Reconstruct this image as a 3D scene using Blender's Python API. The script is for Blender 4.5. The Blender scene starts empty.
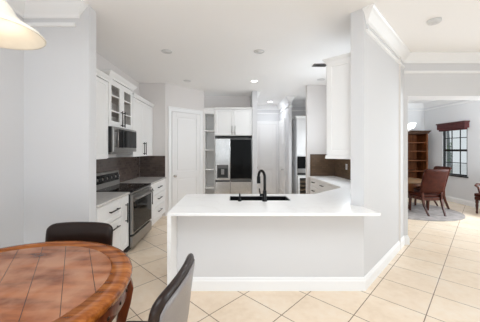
import bpy, bmesh, math, random
from mathutils import Vector, Matrix
random.seed(7)
PI = math.pi
SC = bpy.context.scene
COL = SC.collection

# ------------------------------------------------------------------ camera, world, lights, exposure
cam_d = bpy.data.cameras.new('camera')
cam = bpy.data.objects.new('camera', cam_d)
COL.objects.link(cam)
cam.location = (0, 0, 1.54)
cam.rotation_euler = (PI / 2, 0, 0)
cam_d.sensor_width = 36
cam_d.lens = 253 / 480 * 36
cam_d.shift_x = 8 / 480
cam_d.shift_y = -11 / 480
cam_d.clip_start = 0.02
SC.camera = cam

world = bpy.data.worlds.new('world')
SC.world = world
world.use_nodes = True
bg = world.node_tree.nodes['Background']
bg.inputs[0].default_value = (0.90, 0.96, 1.0, 1)
bg.inputs[1].default_value = W_WORLD = 0.85

vs = SC.view_settings
vs.view_transform = 'Standard'
vs.look = 'None'
vs.gamma = 1
vs.use_curve_mapping = False
vs.exposure = 0.0


def area_light(name, loc, direction, sx, sy, watts, color=(1, 1, 1)):
    d = bpy.data.lights.new(name, 'AREA')
    d.shape = 'RECTANGLE'
    d.size, d.size_y = sx, sy
    d.energy = watts
    d.color = color
    o = bpy.data.objects.new(name, d)
    COL.objects.link(o)
    o.location = loc
    o.rotation_euler = Vector(direction).to_track_quat('-Z', 'Y').to_euler()
    return o


SC.cycles.max_bounces = 16
SC.cycles.diffuse_bounces = 12
# daylight of the glazed rear and side of the house (behind the camera) and the dining room; fills added out of view
W_REAR, W_UPLIGHT_FILL, W_SIDE, W_DINING, W_KITCHEN, W_PASSAGE, W_COVE, W_LIVING = 9, 132, 9, 152, 33, 20, 0.3, 68
W_FRIDGE_CAN, W_HALL_CAN, W_PENDANT = 7.5, 8.5, 1.2
DAY = (0.85, 0.935, 1.0)     # cool daylight, against the warm bounce of the beige floor
area_light('daylight_rear_glazing', (0.4, -2.9, 1.6), (0, 1, 0.05), 4.6, 2.4, W_REAR, DAY)
area_light('rear_uplight_fill', (0.6, -2.4, 0.15), (0, 0.45, 1), 4.6, 1.6, W_UPLIGHT_FILL, DAY)  # unseen fill low behind the camera, added to brighten the ceiling
area_light('daylight_side_glazing', (6.85, 0.8, 1.6), (-1, 0.1, 0.2), 4.0, 2.4, W_SIDE, DAY)
area_light('daylight_dining_glazing', (6.40, 5.1, 1.6), (-1, 0.35, 0.15), 1.2, 1.8, W_DINING, DAY)
area_light('kitchen_side_fill', (2.43, 4.75, 1.95), (-1, 0, 0.15), 1.2, 0.8, W_KITCHEN, DAY)  # added fill over the far counter; this wall has no window
area_light('passage_fill', (2.66, 6.9, 1.7), (-1, 0, 0.1), 1.1, 1.8, W_PASSAGE, DAY)  # unseen fill added in the passage, towards refrigerator and pantry
area_light('cove_light', (1.75, 3.62, 2.75), (-0.3, 0.3, 1), 0.25, 0.25, W_COVE, DAY)
area_light('living_overhead_fill', (0.35, 0.3, 3.08), (0, 0.0, -1), 2.7, 1.8, W_LIVING, DAY)  # fill panel added overhead out of view, for floor and table



# ------------------------------------------------------------------ materials
def mat(name, color, rough=0.5, metal=0.0, spec=0.5, coat=0.0, emit=None, estr=0.0, noise=0.0, nscale=8.0, bump=0.0, bscale=60.0):
    m = bpy.data.materials.new(name)
    m.use_nodes = True
    nt = m.node_tree
    b = nt.nodes['Principled BSDF']
    b.inputs['Base Color'].default_value = (*color, 1)
    b.inputs['Roughness'].default_value = rough
    b.inputs['Metallic'].default_value = metal
    b.inputs['Specular IOR Level'].default_value = spec
    b.inputs['Coat Weight'].default_value = coat
    if emit:
        b.inputs['Emission Color'].default_value = (*emit, 1)
        b.inputs['Emission Strength'].default_value = estr
    if noise or bump:
        tc = nt.nodes.new('ShaderNodeTexCoord')
    if noise:
        n = nt.nodes.new('ShaderNodeTexNoise')
        n.inputs['Scale'].default_value = nscale
        n.inputs['Detail'].default_value = 5
        nt.links.new(tc.outputs['Object'], n.inputs['Vector'])
        r = nt.nodes.new('ShaderNodeValToRGB')
        r.color_ramp.elements[0].position = 0.3
        r.color_ramp.elements[1].position = 0.7
        r.color_ramp.elements[0].color = (*[c * (1 - noise) for c in color], 1)
        r.color_ramp.elements[1].color = (*[min(1, c * (1 + noise)) for c in color], 1)
        nt.links.new(n.outputs['Fac'], r.inputs['Fac'])
        nt.links.new(r.outputs['Color'], b.inputs['Base Color'])
    if bump:
        n2 = nt.nodes.new('ShaderNodeTexNoise')
        n2.inputs['Scale'].default_value = bscale
        nt.links.new(tc.outputs['Object'], n2.inputs['Vector'])
        bp = nt.nodes.new('ShaderNodeBump')
        bp.inputs['Strength'].default_value = bump
        bp.inputs['Distance'].default_value = 0.004
        nt.links.new(n2.outputs['Fac'], bp.inputs['Height'])
        nt.links.new(bp.outputs['Normal'], b.inputs['Normal'])
    return m


class NT:
    """small node-graph helper"""
    def __init__(self, name, rough=0.5):
        self.m = bpy.data.materials.new(name)
        self.m.use_nodes = True
        self.t = self.m.node_tree
        self.b = self.t.nodes['Principled BSDF']
        self.b.inputs['Roughness'].default_value = rough

    def n(self, typ, **kw):
        nd = self.t.nodes.new(typ)
        for k, v in kw.items():
            setattr(nd, k, v)
        return nd

    def put(self, sock, v):
        if hasattr(v, 'is_linked') or isinstance(v, bpy.types.NodeSocket):
            self.t.links.new(v, sock)
        else:
            sock.default_value = v

    def math(self, op, a, b=None, c=None):
        nd = self.n('ShaderNodeMath', operation=op)
        self.put(nd.inputs[0], a)
        if b is not None:
            self.put(nd.inputs[1], b)
        if c is not None:
            self.put(nd.inputs[2], c)
        return nd.outputs[0]

    def mix(self, fac, a, b):
        nd = self.n('ShaderNodeMix', data_type='RGBA')
        self.put(nd.inputs[0], fac)
        self.put(nd.inputs[6], a)
        self.put(nd.inputs[7], b)
        return nd.outputs[2]

    def noise(self, vec, scale, detail=4.0):
        nd = self.n('ShaderNodeTexNoise')
        nd.inputs['Scale'].default_value = scale
        nd.inputs['Detail'].default_value = detail
        self.put(nd.inputs['Vector'], vec)
        return nd.outputs['Fac']

    def ramp(self, fac, stops):
        nd = self.n('ShaderNodeValToRGB')
        el = nd.color_ramp.elements
        while len(el) < len(stops):
            el.new(0.5)
        for e, (p, c) in zip(el, stops):
            e.position = p
            e.color = (*c, 1)
        self.put(nd.inputs[0], fac)
        return nd.outputs[0]


def floor_material():
    g = NT('beige_ceramic_tile', 0.28)
    tc = g.n('ShaderNodeTexCoord')
    sp = g.n('ShaderNodeSeparateXYZ')
    g.t.links.new(tc.outputs['Object'], sp.inputs[0])
    x, y = sp.outputs[0], sp.outputs[1]
    T = 0.477
    u = g.math('MULTIPLY', g.math('ADD', x, y), 0.70711 / T)
    v = g.math('MULTIPLY', g.math('SUBTRACT', x, y), 0.70711 / T)
    u = g.math('SUBTRACT', u, 2.95 / T)
    v = g.math('ADD', v, 0.865 / T)
    du = g.math('ABSOLUTE', g.math('SUBTRACT', u, g.math('ROUND', u)))
    dv = g.math('ABSOLUTE', g.math('SUBTRACT', v, g.math('ROUND', v)))
    d = g.math('MINIMUM', du, dv)
    line = g.math('LESS_THAN', d, 0.0042 / T)
    # tile id tone
    cv = g.n('ShaderNodeCombineXYZ')
    g.put(cv.inputs[0], g.math('FLOOR', u))
    g.put(cv.inputs[1], g.math('FLOOR', v))
    wn = g.n('ShaderNodeTexWhiteNoise', noise_dimensions='2D')
    g.put(wn.inputs['Vector'], cv.outputs[0])
    n1 = g.noise(tc.outputs['Object'], 2.3, 6)
    n2 = g.noise(tc.outputs['Object'], 14.0, 6)
    f = g.math('ADD', g.math('MULTIPLY', n1, 0.6), g.math('MULTIPLY', n2, 0.4))
    base = g.ramp(f, [(0.32, (0.76, 0.61, 0.455)), (0.5, (0.84, 0.70, 0.545)), (0.7, (0.87, 0.765, 0.635))])
    tone = g.mix(g.math('MULTIPLY', wn.outputs['Value'], 0.22), base, (0.68, 0.52, 0.38, 1))
    col = g.mix(line, tone, (0.22, 0.155, 0.11, 1))
    g.put(g.b.inputs['Base Color'], col)
    g.put(g.b.inputs['Roughness'], g.math('ADD', g.math('MULTIPLY', line, 0.5), 0.25))
    bp = g.n('ShaderNodeBump')
    bp.inputs['Strength'].default_value = 0.4
    bp.inputs['Distance'].default_value = 0.003
    g.put(bp.inputs['Height'], g.math('SUBTRACT', 1.0, line))
    g.put(g.b.inputs['Normal'], bp.outputs[0])
    return g.m


def brick_material(name, c1, c2, mortar, axes, w, h, rough=0.25):
    """small tile pattern; axes picks which object axes run across the tiles"""
    g = NT(name, rough)
    tc = g.n('ShaderNodeTexCoord')
    sp = g.n('ShaderNodeSeparateXYZ')
    g.t.links.new(tc.outputs['Object'], sp.inputs[0])
    cb = g.n('ShaderNodeCombineXYZ')
    g.put(cb.inputs[0], sp.outputs[axes[0]])
    g.put(cb.inputs[1], sp.outputs[axes[1]])
    br = g.n('ShaderNodeTexBrick')
    g.put(br.inputs['Vector'], cb.outputs[0])
    br.inputs['Color1'].default_value = (*c1, 1)
    br.inputs['Color2'].default_value = (*c2, 1)
    br.inputs['Mortar'].default_value = (*mortar, 1)
    br.inputs['Scale'].default_value = 1
    br.inputs['Mortar Size'].default_value = 0.004
    br.inputs['Brick Width'].default_value = w
    br.inputs['Row Height'].default_value = h
    g.put(g.b.inputs['Base Color'], br.outputs['Color'])
    return g.m


def wood_material(name, dark, mid, light, rough=0.3, axis=0, scale=1.0, coat=0.0):
    g = NT(name, rough)
    g.b.inputs['Specular IOR Level'].default_value = 0.25
    tc = g.n('ShaderNodeTexCoord')
    mp = g.n('ShaderNodeMapping')
    s = [9 * scale, 9 * scale, 9 * scale]
    s[axis] = 1.3 * scale
    mp.inputs['Scale'].default_value = s
    g.t.links.new(tc.outputs['Object'], mp.inputs[0])
    a = g.noise(mp.outputs[0], 2.2, 6)
    b = g.noise(mp.outputs[0], 9.0, 4)
    f = g.math('ADD', g.math('MULTIPLY', a, 0.7), g.math('MULTIPLY', b, 0.3))
    g.put(g.b.inputs['Base Color'], g.ramp(f, [(0.33, dark), (0.5, mid), (0.68, light)]))
    g.b.inputs['Coat Weight'].default_value = coat
    g.b.inputs['Coat Roughness'].default_value = 0.15
    return g.m


def plank_top_material():
    """reddish planks with grooves, wear and painted sheen as pale patches, for the centre of the round table"""
    g = NT('worn_sheen_plank_inlay', 0.26)
    g.b.inputs['Specular IOR Level'].default_value = 0.3
    tc = g.n('ShaderNodeTexCoord')
    mp = g.n('ShaderNodeMapping')
    mp.inputs['Rotation'].default_value = (0, 0, math.atan2(0.85, 0.53))
    g.t.links.new(tc.outputs['Object'], mp.inputs[0])
    sp = g.n('ShaderNodeSeparateXYZ')
    g.t.links.new(mp.outputs[0], sp.inputs[0])
    sp0 = g.n('ShaderNodeSeparateXYZ')
    g.t.links.new(tc.outputs['Object'], sp0.inputs[0])
    q = g.math('ADD', g.math('MULTIPLY', sp0.outputs[0], 0.85), g.math('MULTIPLY', sp0.outputs[1], 0.53))
    q = g.math('DIVIDE', g.math('SUBTRACT', q, 0.037), 0.155)
    dd = g.math('ABSOLUTE', g.math('SUBTRACT', q, g.math('ROUND', q)))
    groove = g.math('LESS_THAN', dd, 0.010)
    mp2 = g.n('ShaderNodeMapping')
    mp2.inputs['Rotation'].default_value = (0, 0, math.atan2(0.85, 0.53))
    mp2.inputs['Scale'].default_value = (1.4, 8, 8)
    g.t.links.new(tc.outputs['Object'], mp2.inputs[0])
    a = g.noise(mp2.outputs[0], 2.0, 6)
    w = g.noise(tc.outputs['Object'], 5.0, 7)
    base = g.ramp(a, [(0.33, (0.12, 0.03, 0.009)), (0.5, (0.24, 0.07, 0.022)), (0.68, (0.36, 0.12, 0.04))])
    wear_sheen = g.ramp(w, [(0.38, (0.05, 0.05, 0.05)), (0.62, (0.85, 0.85, 0.85))])  # pale patches: wear plus the top's sheen put into the colour
    c = g.mix(wear_sheen, base, (0.43, 0.205, 0.115, 1))
    c = g.mix(groove, c, (0.045, 0.018, 0.012, 1))
    g.put(g.b.inputs['Base Color'], c)
    bp = g.n('ShaderNodeBump')
    bp.inputs['Strength'].default_value = 0.6
    bp.inputs['Distance'].default_value = 0.004
    g.put(bp.inputs['Height'], g.math('SUBTRACT', 1.0, groove))
    g.put(g.b.inputs['Normal'], bp.outputs[0])
    g.b.inputs['Coat Weight'].default_value = 0.1
    g.b.inputs['Coat Roughness'].default_value = 0.2
    return g.m


def glass_material(name, tint=(1, 1, 1), gloss=0.10):
    m = bpy.data.materials.new(name)
    m.use_nodes = True
    nt = m.node_tree
    nt.nodes.clear()
    out = nt.nodes.new('ShaderNodeOutputMaterial')
    mx = nt.nodes.new('ShaderNodeMixShader')
    tr = nt.nodes.new('ShaderNodeBsdfTransparent')
    tr.inputs[0].default_value = (*tint, 1)
    gl = nt.nodes.new('ShaderNodeBsdfGlossy')
    gl.inputs['Roughness'].default_value = 0.03
    mx.inputs[0].default_value = gloss
    nt.links.new(tr.outputs[0], mx.inputs[1])
    nt.links.new(gl.outputs[0], mx.inputs[2])
    nt.links.new(mx.outputs[0], out.inputs[0])
    return m


def quartz_material():
    g = NT('white_quartz', 0.32)
    tc = g.n('ShaderNodeTexCoord')
    a = g.noise(tc.outputs['Object'], 1.6, 8)
    v = g.math('ABSOLUTE', g.math('SUBTRACT', a, 0.5))
    vein = g.ramp(v, [(0.0, (0.85, 0.84, 0.835)), (0.02, (0.89, 0.885, 0.88)), (0.3, (0.90, 0.895, 0.89))])
    g.put(g.b.inputs['Base Color'], vein)
    return g.m


M = {}
M['wall_white'] = mat('white_wall_paint', (0.665, 0.665, 0.675), 0.75, bump=0.15, bscale=160)
M['wall_greige'] = mat('greige_wall_paint', (0.73, 0.70, 0.685), 0.75, bump=0.15, bscale=160)
M['wall_dining'] = mat('pale_dining_wall_paint', (0.74, 0.745, 0.755), 0.75, bump=0.15, bscale=160)
M['ceiling'] = mat('ceiling_paint', (0.88, 0.87, 0.862), 0.85, bump=0.25, bscale=120)
M['trim'] = mat('white_trim_paint', (0.86, 0.86, 0.86), 0.4)
M['door'] = mat('white_door_paint', (0.84, 0.83, 0.825), 0.45)
M['cab'] = mat('white_cabinet_paint', (0.85, 0.845, 0.838), 0.35)
M['cab_in'] = mat('cabinet_interior', (0.45, 0.40, 0.37), 0.5)
M['floor'] = floor_material()
M['quartz'] = quartz_material()
M['grey_quartz'] = mat('pale_grey_counter', (0.60, 0.58, 0.56), 0.2, noise=0.06, nscale=20)
M['splash_x'] = brick_material('brown_glass_tile_side', (0.075, 0.053, 0.045), (0.11, 0.08, 0.068), (0.10, 0.08, 0.07), (1, 2), 0.10, 0.05)
M['splash_y'] = brick_material('brown_glass_tile_back', (0.075, 0.053, 0.045), (0.11, 0.08, 0.068), (0.10, 0.08, 0.07), (0, 2), 0.10, 0.05)
M['splash_rx'] = brick_material('lit_brown_tile_side', (0.10, 0.063, 0.038), (0.135, 0.085, 0.052), (0.10, 0.066, 0.045), (1, 2), 0.10, 0.05)  # same brown tile, lightened for the under-cabinet light on it
M['splash_ry'] = brick_material('lit_brown_tile_back', (0.10, 0.063, 0.038), (0.135, 0.085, 0.052), (0.10, 0.066, 0.045), (0, 2), 0.10, 0.05)
M['black'] = mat('matte_black_metal', (0.012, 0.012, 0.013), 0.38, 0.6)
M['pull'] = mat('dark_bronze_pull', (0.022, 0.018, 0.016), 0.45, 0.2)
M['blackglass'] = mat('black_glass', (0.006, 0.006, 0.006), 0.06, spec=0.12)
M['dark'] = mat('dark_plastic', (0.02, 0.02, 0.021), 0.5)
M['steel'] = mat('brushed_steel', (0.32, 0.31, 0.30), 0.28, 1.0, noise=0.05, nscale=30)
M['steel_bright'] = mat('bright_brushed_steel', (0.62, 0.61, 0.60), 0.26, 1.0, noise=0.06, nscale=14)
M['steel_dark'] = mat('dark_steel', (0.16, 0.155, 0.15), 0.3, 1.0)
M['chrome'] = mat('satin_nickel', (0.6, 0.58, 0.56), 0.22, 1.0)
M['glass'] = glass_material('clear_glass', (0.93, 0.92, 0.91), 0.05)
M['window_glass'] = glass_material('window_glass', (0.97, 0.98, 0.98), 0.05)
M['leather'] = mat('dark_brown_leather', (0.018, 0.009, 0.0065), 0.28, spec=0.25, coat=0.1, bump=0.25, bscale=180)
M['leather_back'] = mat('sheen_grey_leather_back', (0.20, 0.18, 0.175), 0.33, spec=0.6, bump=0.2, bscale=180)  # white room's reflection on the dark leather painted in as grey
M['red_leather'] = mat('oxblood_leather', (0.045, 0.0095, 0.0045), 0.5, spec=0.12, noise=0.25, nscale=12, bump=0.2, bscale=160)
M['rim_wood'] = wood_material('glossy_reddish_wood', (0.085, 0.017, 0.004), (0.27, 0.075, 0.014), (0.52, 0.185, 0.042), 0.25, 0, 0.8, 0.15)
M['leg_wood'] = wood_material('reddish_leg_wood', (0.07, 0.015, 0.005), (0.15, 0.034, 0.010), (0.23, 0.06, 0.017), 0.28, 2, 1.0, 0.15)
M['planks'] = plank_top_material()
M['dark_wood'] = wood_material('dark_cherry_wood', (0.035, 0.010, 0.006), (0.06, 0.017, 0.010), (0.095, 0.028, 0.015), 0.3, 2)
M['case_wood'] = wood_material('brown_case_wood', (0.07, 0.021, 0.006), (0.125, 0.038, 0.011), (0.18, 0.062, 0.018), 0.4, 2)
M['case_dark'] = wood_material('dark_case_wood', (0.035, 0.018, 0.011), (0.055, 0.028, 0.017), (0.085, 0.045, 0.025), 0.4, 0)
M['table_tan'] = wood_material('tan_table_wood', (0.13, 0.072, 0.037), (0.20, 0.12, 0.065), (0.27, 0.17, 0.10), 0.3, 0)
M['nail'] = mat('dark_nailhead', (0.03, 0.022, 0.018), 0.3, 0.9)
M['rug'] = mat('grey_rug_pile', (0.29, 0.26, 0.245), 0.95, noise=0.22, nscale=7, bump=0.6, bscale=220)
M['valance'] = mat('burgundy_valance', (0.075, 0.012, 0.012), 0.55, noise=0.25, nscale=20)
M['win_frame'] = mat('black_window_frame', (0.012, 0.012, 0.013), 0.4)
M['shade'] = mat('cream_alabaster_glass', (0.66, 0.62, 0.54), 0.35, emit=(1.0, 0.86, 0.62), estr=0.05, noise=0.06, nscale=6)
M['shade'].node_tree.nodes['Principled BSDF'].inputs['Subsurface Weight'].default_value = 0.0
M['bulb'] = mat('warm_bulb', (1, 0.95, 0.85), 0.4, emit=(1.0, 0.88, 0.68), estr=3.0)
M['lamp_on'] = mat('lit_lamp_disc', (1, 1, 1), 0.4, emit=(1.0, 0.96, 0.90), estr=9.0)
M['lamp_off'] = mat('unlit_lamp_lens', (0.72, 0.71, 0.70), 0.35)
M['lit_glass'] = mat('lit_white_glass', (0.95, 0.95, 0.95), 0.3, emit=(1.0, 0.98, 0.95), estr=1.6)
M['vent'] = mat('grey_vent_metal', (0.20, 0.19, 0.185), 0.5, 0.2)
M['plastic'] = mat('white_plastic', (0.66, 0.66, 0.66), 0.4)
M['leaf'] = mat('green_leaves', (0.09, 0.21, 0.06), 0.6, noise=0.4, nscale=9)
M['bark'] = mat('grey_bark', (0.20, 0.22, 0.23), 0.8, noise=0.3, nscale=20)
M['lawn'] = mat('pale_paving', (0.75, 0.75, 0.74), 0.9, noise=0.05, nscale=3)
M['rack_tan'] = mat('wine_rack_wood', (0.30, 0.22, 0.13), 0.5)  # even tan colour of the wine cooler racks


# ------------------------------------------------------------------ mesh helpers
class MB:
    def __init__(self):
        self.bm = bmesh.new()

    def box(self, x0, x1, y0, y1, z0, z1):
        m = Matrix.Translation(((x0 + x1) / 2, (y0 + y1) / 2, (z0 + z1) / 2)) @ Matrix.Diagonal((abs(x1 - x0), abs(y1 - y0), abs(z1 - z0), 1))
        bmesh.ops.create_cube(self.bm, size=1, matrix=m)
        return self

    def cyl(self, p0, p1, r0, r1=None, seg=16):
        p0, p1 = Vector(p0), Vector(p1)
        d = p1 - p0
        q = d.to_track_quat('Z', 'Y').to_matrix().to_4x4()
        bmesh.ops.create_cone(self.bm, cap_ends=True, segments=seg, radius1=r0, radius2=r0 if r1 is None else r1,
                              depth=d.length, matrix=Matrix.Translation((p0 + p1) / 2) @ q)
        return self

    def tube(self, pts, r, seg=12):
        """r: number or list; round tube along points"""
        pts = [Vector(p) for p in pts]
        n = len(pts)
        rs = r if isinstance(r, (list, tuple)) else [r] * n
        rings = []
        up = None
        for i, p in enumerate(pts):
            t = (pts[min(i + 1, n - 1)] - pts[max(i - 1, 0)]).normalized()
            if up is None:
                up = Vector((0, 0, 1)) if abs(t.z) < 0.9 else Vector((1, 0, 0))
            a = t.cross(up)
            if a.length < 1e-5:
                a = t.cross(Vector((0, 1, 0)))
            a.normalize()
            b = a.cross(t).normalized()
            up = b
            rings.append([self.bm.verts.new(p + (a * math.cos(2 * PI * k / seg) + b * math.sin(2 * PI * k / seg)) * rs[i]) for k in range(seg)])
        for i in range(n - 1):
            for k in range(seg):
                self.bm.faces.new((rings[i][k], rings[i][(k + 1) % seg], rings[i + 1][(k + 1) % seg], rings[i + 1][k]))
        self.bm.faces.new(rings[0][::-1])
        self.bm.faces.new(rings[-1])
        return self

    def bars(self, pts, sizes):
        """rectangular section along mostly vertical points, sizes (sx, sy) per point"""
        rings = []
        for p, (sx, sy) in zip(pts, sizes):
            x, y, z = p
            rings.append([self.bm.verts.new((x + a * sx / 2, y + b * sy / 2, z)) for a, b in ((-1, -1), (1, -1), (1, 1), (-1, 1))])
        for i in range(len(rings) - 1):
            for k in range(4):
                self.bm.faces.new((rings[i][k], rings[i][(k + 1) % 4], rings[i + 1][(k + 1) % 4], rings[i + 1][k]))
        self.bm.faces.new(rings[0][::-1])
        self.bm.faces.new(rings[-1])
        return self

    def lathe(self, prof, seg=32, c=(0, 0), closed=False):
        """prof: [(r, z)...] turned about z"""
        rings = []
        for r, z in prof:
            if r < 1e-6:
                rings.append([self.bm.verts.new((c[0], c[1], z))])
            else:
                rings.append([self.bm.verts.new((c[0] + r * math.cos(2 * PI * k / seg), c[1] + r * math.sin(2 * PI * k / seg), z)) for k in range(seg)])
        idx = list(range(len(rings) - 1))
        pairs = [(i, i + 1) for i in idx] + ([(len(rings) - 1, 0)] if closed else [])
        for i, j in pairs:
            A, B = rings[i], rings[j]
            for k in range(seg):
                k2 = (k + 1) % seg
                if len(A) == 1 and len(B) == 1:
                    continue
                if len(A) == 1:
                    self.bm.faces.new((A[0], B[k], B[k2]))
                elif len(B) == 1:
                    self.bm.faces.new((A[k], A[k2], B[0]))
                else:
                    self.bm.faces.new((A[k], A[k2], B[k2], B[k]))
        return self

    def prism(self, poly, z0, z1, holes=()):
        loops = [poly] + list(holes)
        edges = []
        for lp in loops:
            vs_ = [self.bm.verts.new((x, y, z0)) for x, y in lp]
            for i in range(len(vs_)):
                edges.append(self.bm.edges.new((vs_[i], vs_[(i + 1) % len(vs_)])))
        res = bmesh.ops.triangle_fill(self.bm, use_beauty=True, use_dissolve=False, edges=edges)
        fs = [f for f in res['geom'] if isinstance(f, bmesh.types.BMFace)]
        ex = bmesh.ops.extrude_face_region(self.bm, geom=fs)
        bmesh.ops.translate(self.bm, vec=(0, 0, z1 - z0), verts=[v for v in ex['geom'] if isinstance(v, bmesh.types.BMVert)])
        return self

    def sweep(self, prof, path):
        """prof: [(out, z)...] closed section; out is to the RIGHT of the path's direction; mitred"""
        P = [Vector(p) for p in path]
        n = len(P)
        rings = []
        for i in range(n):
            ds = []
            if i > 0:
                ds.append((P[i] - P[i - 1]).normalized())
            if i < n - 1:
                ds.append((P[i + 1] - P[i]).normalized())
            ns = [Vector((d.y, -d.x)) for d in ds]
            if len(ns) == 2:
                m = ns[0] + ns[1]
                m = m / m.length_squared * 2 if m.length_squared > 1e-6 else ns[0]
            else:
                m = ns[0]
            rings.append([self.bm.verts.new((P[i].x + m.x * o, P[i].y + m.y * o, z)) for o, z in prof])
        k = len(prof)
        for i in range(n - 1):
            for j in range(k):
                self.bm.faces.new((rings[i][j], rings[i][(j + 1) % k], rings[i + 1][(j + 1) % k], rings[i + 1][j]))
        self.bm.faces.new(rings[0][::-1])
        self.bm.faces.new(rings[-1])
        return self

    def shaker(self, x0, x1, z0, z1, y0=-0.02, y1=0.0, rail=0.055, depth=0.008):
        """a slab whose front (-y) face carries a recessed panel"""
        r = bmesh.ops.create_cube(self.bm, size=1, matrix=Matrix.Translation(((x0 + x1) / 2, (y0 + y1) / 2, (z0 + z1) / 2)) @ Matrix.Diagonal((x1 - x0, y1 - y0, z1 - z0, 1)))
        fs = set(f for v in r['verts'] for f in v.link_faces)
        front = min(fs, key=lambda f: f.calc_center_median().y)
        rail = min(rail, (x1 - x0) * 0.28, (z1 - z0) * 0.28)
        bmesh.ops.inset_region(self.bm, faces=[front], thickness=rail, use_even_offset=True)
        bmesh.ops.inset_region(self.bm, faces=[front], thickness=0.006, depth=0)
        for v in front.verts:
            v.co.y += depth
        return self

    def build(self, name, m, parent=None, bevel=0.0, smooth=False, loc=None, rotz=0.0, seg=2, subsurf=0):
        bmesh.ops.recalc_face_normals(self.bm, faces=self.bm.faces)
        me = bpy.data.meshes.new(name)
        self.bm.to_mesh(me)
        self.bm.free()
        if smooth:
            for p in me.polygons:
                p.use_smooth = True
        o = bpy.data.objects.new(name, me)
        COL.objects.link(o)
        me.materials.append(m)
        if parent:
            o.parent = parent
        if loc:
            o.location = loc
        o.rotation_euler.z = rotz
        if bevel:
            md = o.modifiers.new('bevel', 'BEVEL')
            md.width = bevel
            md.segments = seg
            md.limit_method = 'ANGLE'
            md.angle_limit = math.radians(50)
        if subsurf:
            md = o.modifiers.new('sub', 'SUBSURF')
            md.levels = md.render_levels = subsurf
        return o


def tag(o, label=None, cat=None, group=None, kind=None):
    if label:
        o['label'] = label
    if cat:
        o['category'] = cat
    if group:
        o['group'] = group
    if kind:
        o['kind'] = kind
    return o


def thing(name, label, cat, loc=(0, 0, 0), rotz=0.0, group=None):
    o = bpy.data.objects.new(name, None)
    COL.objects.link(o)
    o.empty_display_size = 0.1
    o.location = loc
    o.rotation_euler.z = rotz
    return tag(o, label, cat, group)


def struct(name, mb, m, label, cat='wall', **kw):
    return tag(mb.build(name, m, **kw), label, cat, kind='structure')


def copy_tree(o, parent=None):
    c = o.copy()
    COL.objects.link(c)
    c.parent = parent
    for ch in list(o.children):
        copy_tree(ch, c)
    return c


# ------------------------------------------------------------------ the room shell
H = 3.10
struct('floor', MB().box(-2.6, 6.9, -3.4, 9.1, -0.1, 0), M['floor'], 'beige ceramic tile floor laid on the diagonal', 'floor')
struct('ceiling', MB().box(-2.6, 7.0, -3.4, 9.1, H, H + 0.1), M['ceiling'], 'smooth off-white ceiling over all the rooms', 'ceiling')
struct('wall_left', MB().box(-2.40, -2.24, -3.4, 2.72, 0, H), M['wall_white'], 'white side wall running back past the round table')
struct('wall_nook', MB().box(-2.40, -1.535, 2.72, 2.86, 0, H), M['wall_white'], 'white stub wall behind the round wooden table')
struct('wall_kitchen_left', MB().box(-2.29, -2.15, 2.86, 6.02, 0, H), M['wall_greige'], 'greige kitchen wall behind the range and glass-door cabinet')
struct('wall_kitchen_back', MB().box(-2.15, -1.55, 5.88, 6.02, 0, H), M['wall_greige'], 'narrow greige wall between the wall cabinets and pantry door')
# pantry wall at 45 degrees
P0 = Vector((-1.55, 5.88)); P1 = Vector((-0.735, 6.695)); PN = Vector((-0.7071, 0.7071)) * 0.12
struct('wall_pantry', MB().prism([P0, P1, P1 + PN, P0 + PN], 0, H), M['wall_greige'], 'angled greige wall holding the pantry door')
struct('wall_behind_refrigerator', MB().box(-0.9, 0.53, 7.30, 7.42, 0, H), M['wall_greige'], 'greige wall above and behind the refrigerator cabinet')
struct('wall_hall_left', MB().box(0.535, 0.665, 6.66, 8.9, 0, H), M['wall_white'], 'white wall end between refrigerator and hall door')
struct('wall_hall_back', MB().box(0.5, 1.80, 8.9, 9.02, 0, H), M['wall_white'], 'pale wall at the end of the hall around the far door')
struct('wall_hall_right', MB().box(1.66, 1.745, 7.40, 8.9, 0, H), M['wall_white'], 'white hall wall ending left of the wall oven')
struct('wall_oven_recess', MB().box(1.745, 2.75, 8.26, 8.38, 0, H), M['wall_white'], 'pale wall behind the tall wall oven cabinet')
struct('wall_kitchen_far', MB().box(1.80, 2.70, 6.06, 6.18, 0, H), M['wall_greige'], 'greige wall behind the far drawers, right of the wall oven')
struct('wall_kitchen_right', MB().box(2.465, 2.60, 3.90, 6.06, 0, H), M['wall_greige'], 'greige side wall of the kitchen behind the right backsplash')
# 45 degree wall beside the peninsula
A = Vector((1.45, 2.78)); E = Vector((2.80, 4.13)); B0 = Vector((1.35, 2.88))
struct('wall_angled', MB().prism([A, E, E + Vector((-0.1, 0.1)), B0], 0, H), M['wall_white'], 'white angled wall at the right end of the peninsula')
struct('wall_dining_left', MB().box(2.70, 2.87, 4.13, 8.6, 0, H), M['wall_white'], 'narrow white jamb at the left of the dining room opening')
struct('wall_dining_header', MB().box(2.87, 6.9, 4.13, 4.46, 2.42, H), M['wall_white'], 'white header above the dining room opening')
struct('wall_dining_back', MB().box(2.70, 6.70, 8.6, 8.72, 0, H), M['wall_dining'], 'pale back wall of the dining room behind the bookcase')
# dining right wall with a window opening
WX = 6.54; WY0, WY1, WZ0, WZ1 = 7.03, 7.86, 0.80, 2.26
wr = MB().box(WX, WX + 0.14, 4.46, WY0, 0, H).box(WX, WX + 0.14, WY1, 8.6, 0, H).box(WX, WX + 0.14, WY0, WY1, 0, WZ0).box(WX, WX + 0.14, WY0, WY1, WZ1, H)
struct('wall_dining_right', wr, M['wall_dining'], 'pale dining room wall holding the black framed window')
struct('wall_knee', MB().box(-0.604, 1.45, 2.78, 2.90, 0, 0.884), M['wall_white'], 'white knee wall under the peninsula overhang')

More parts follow.
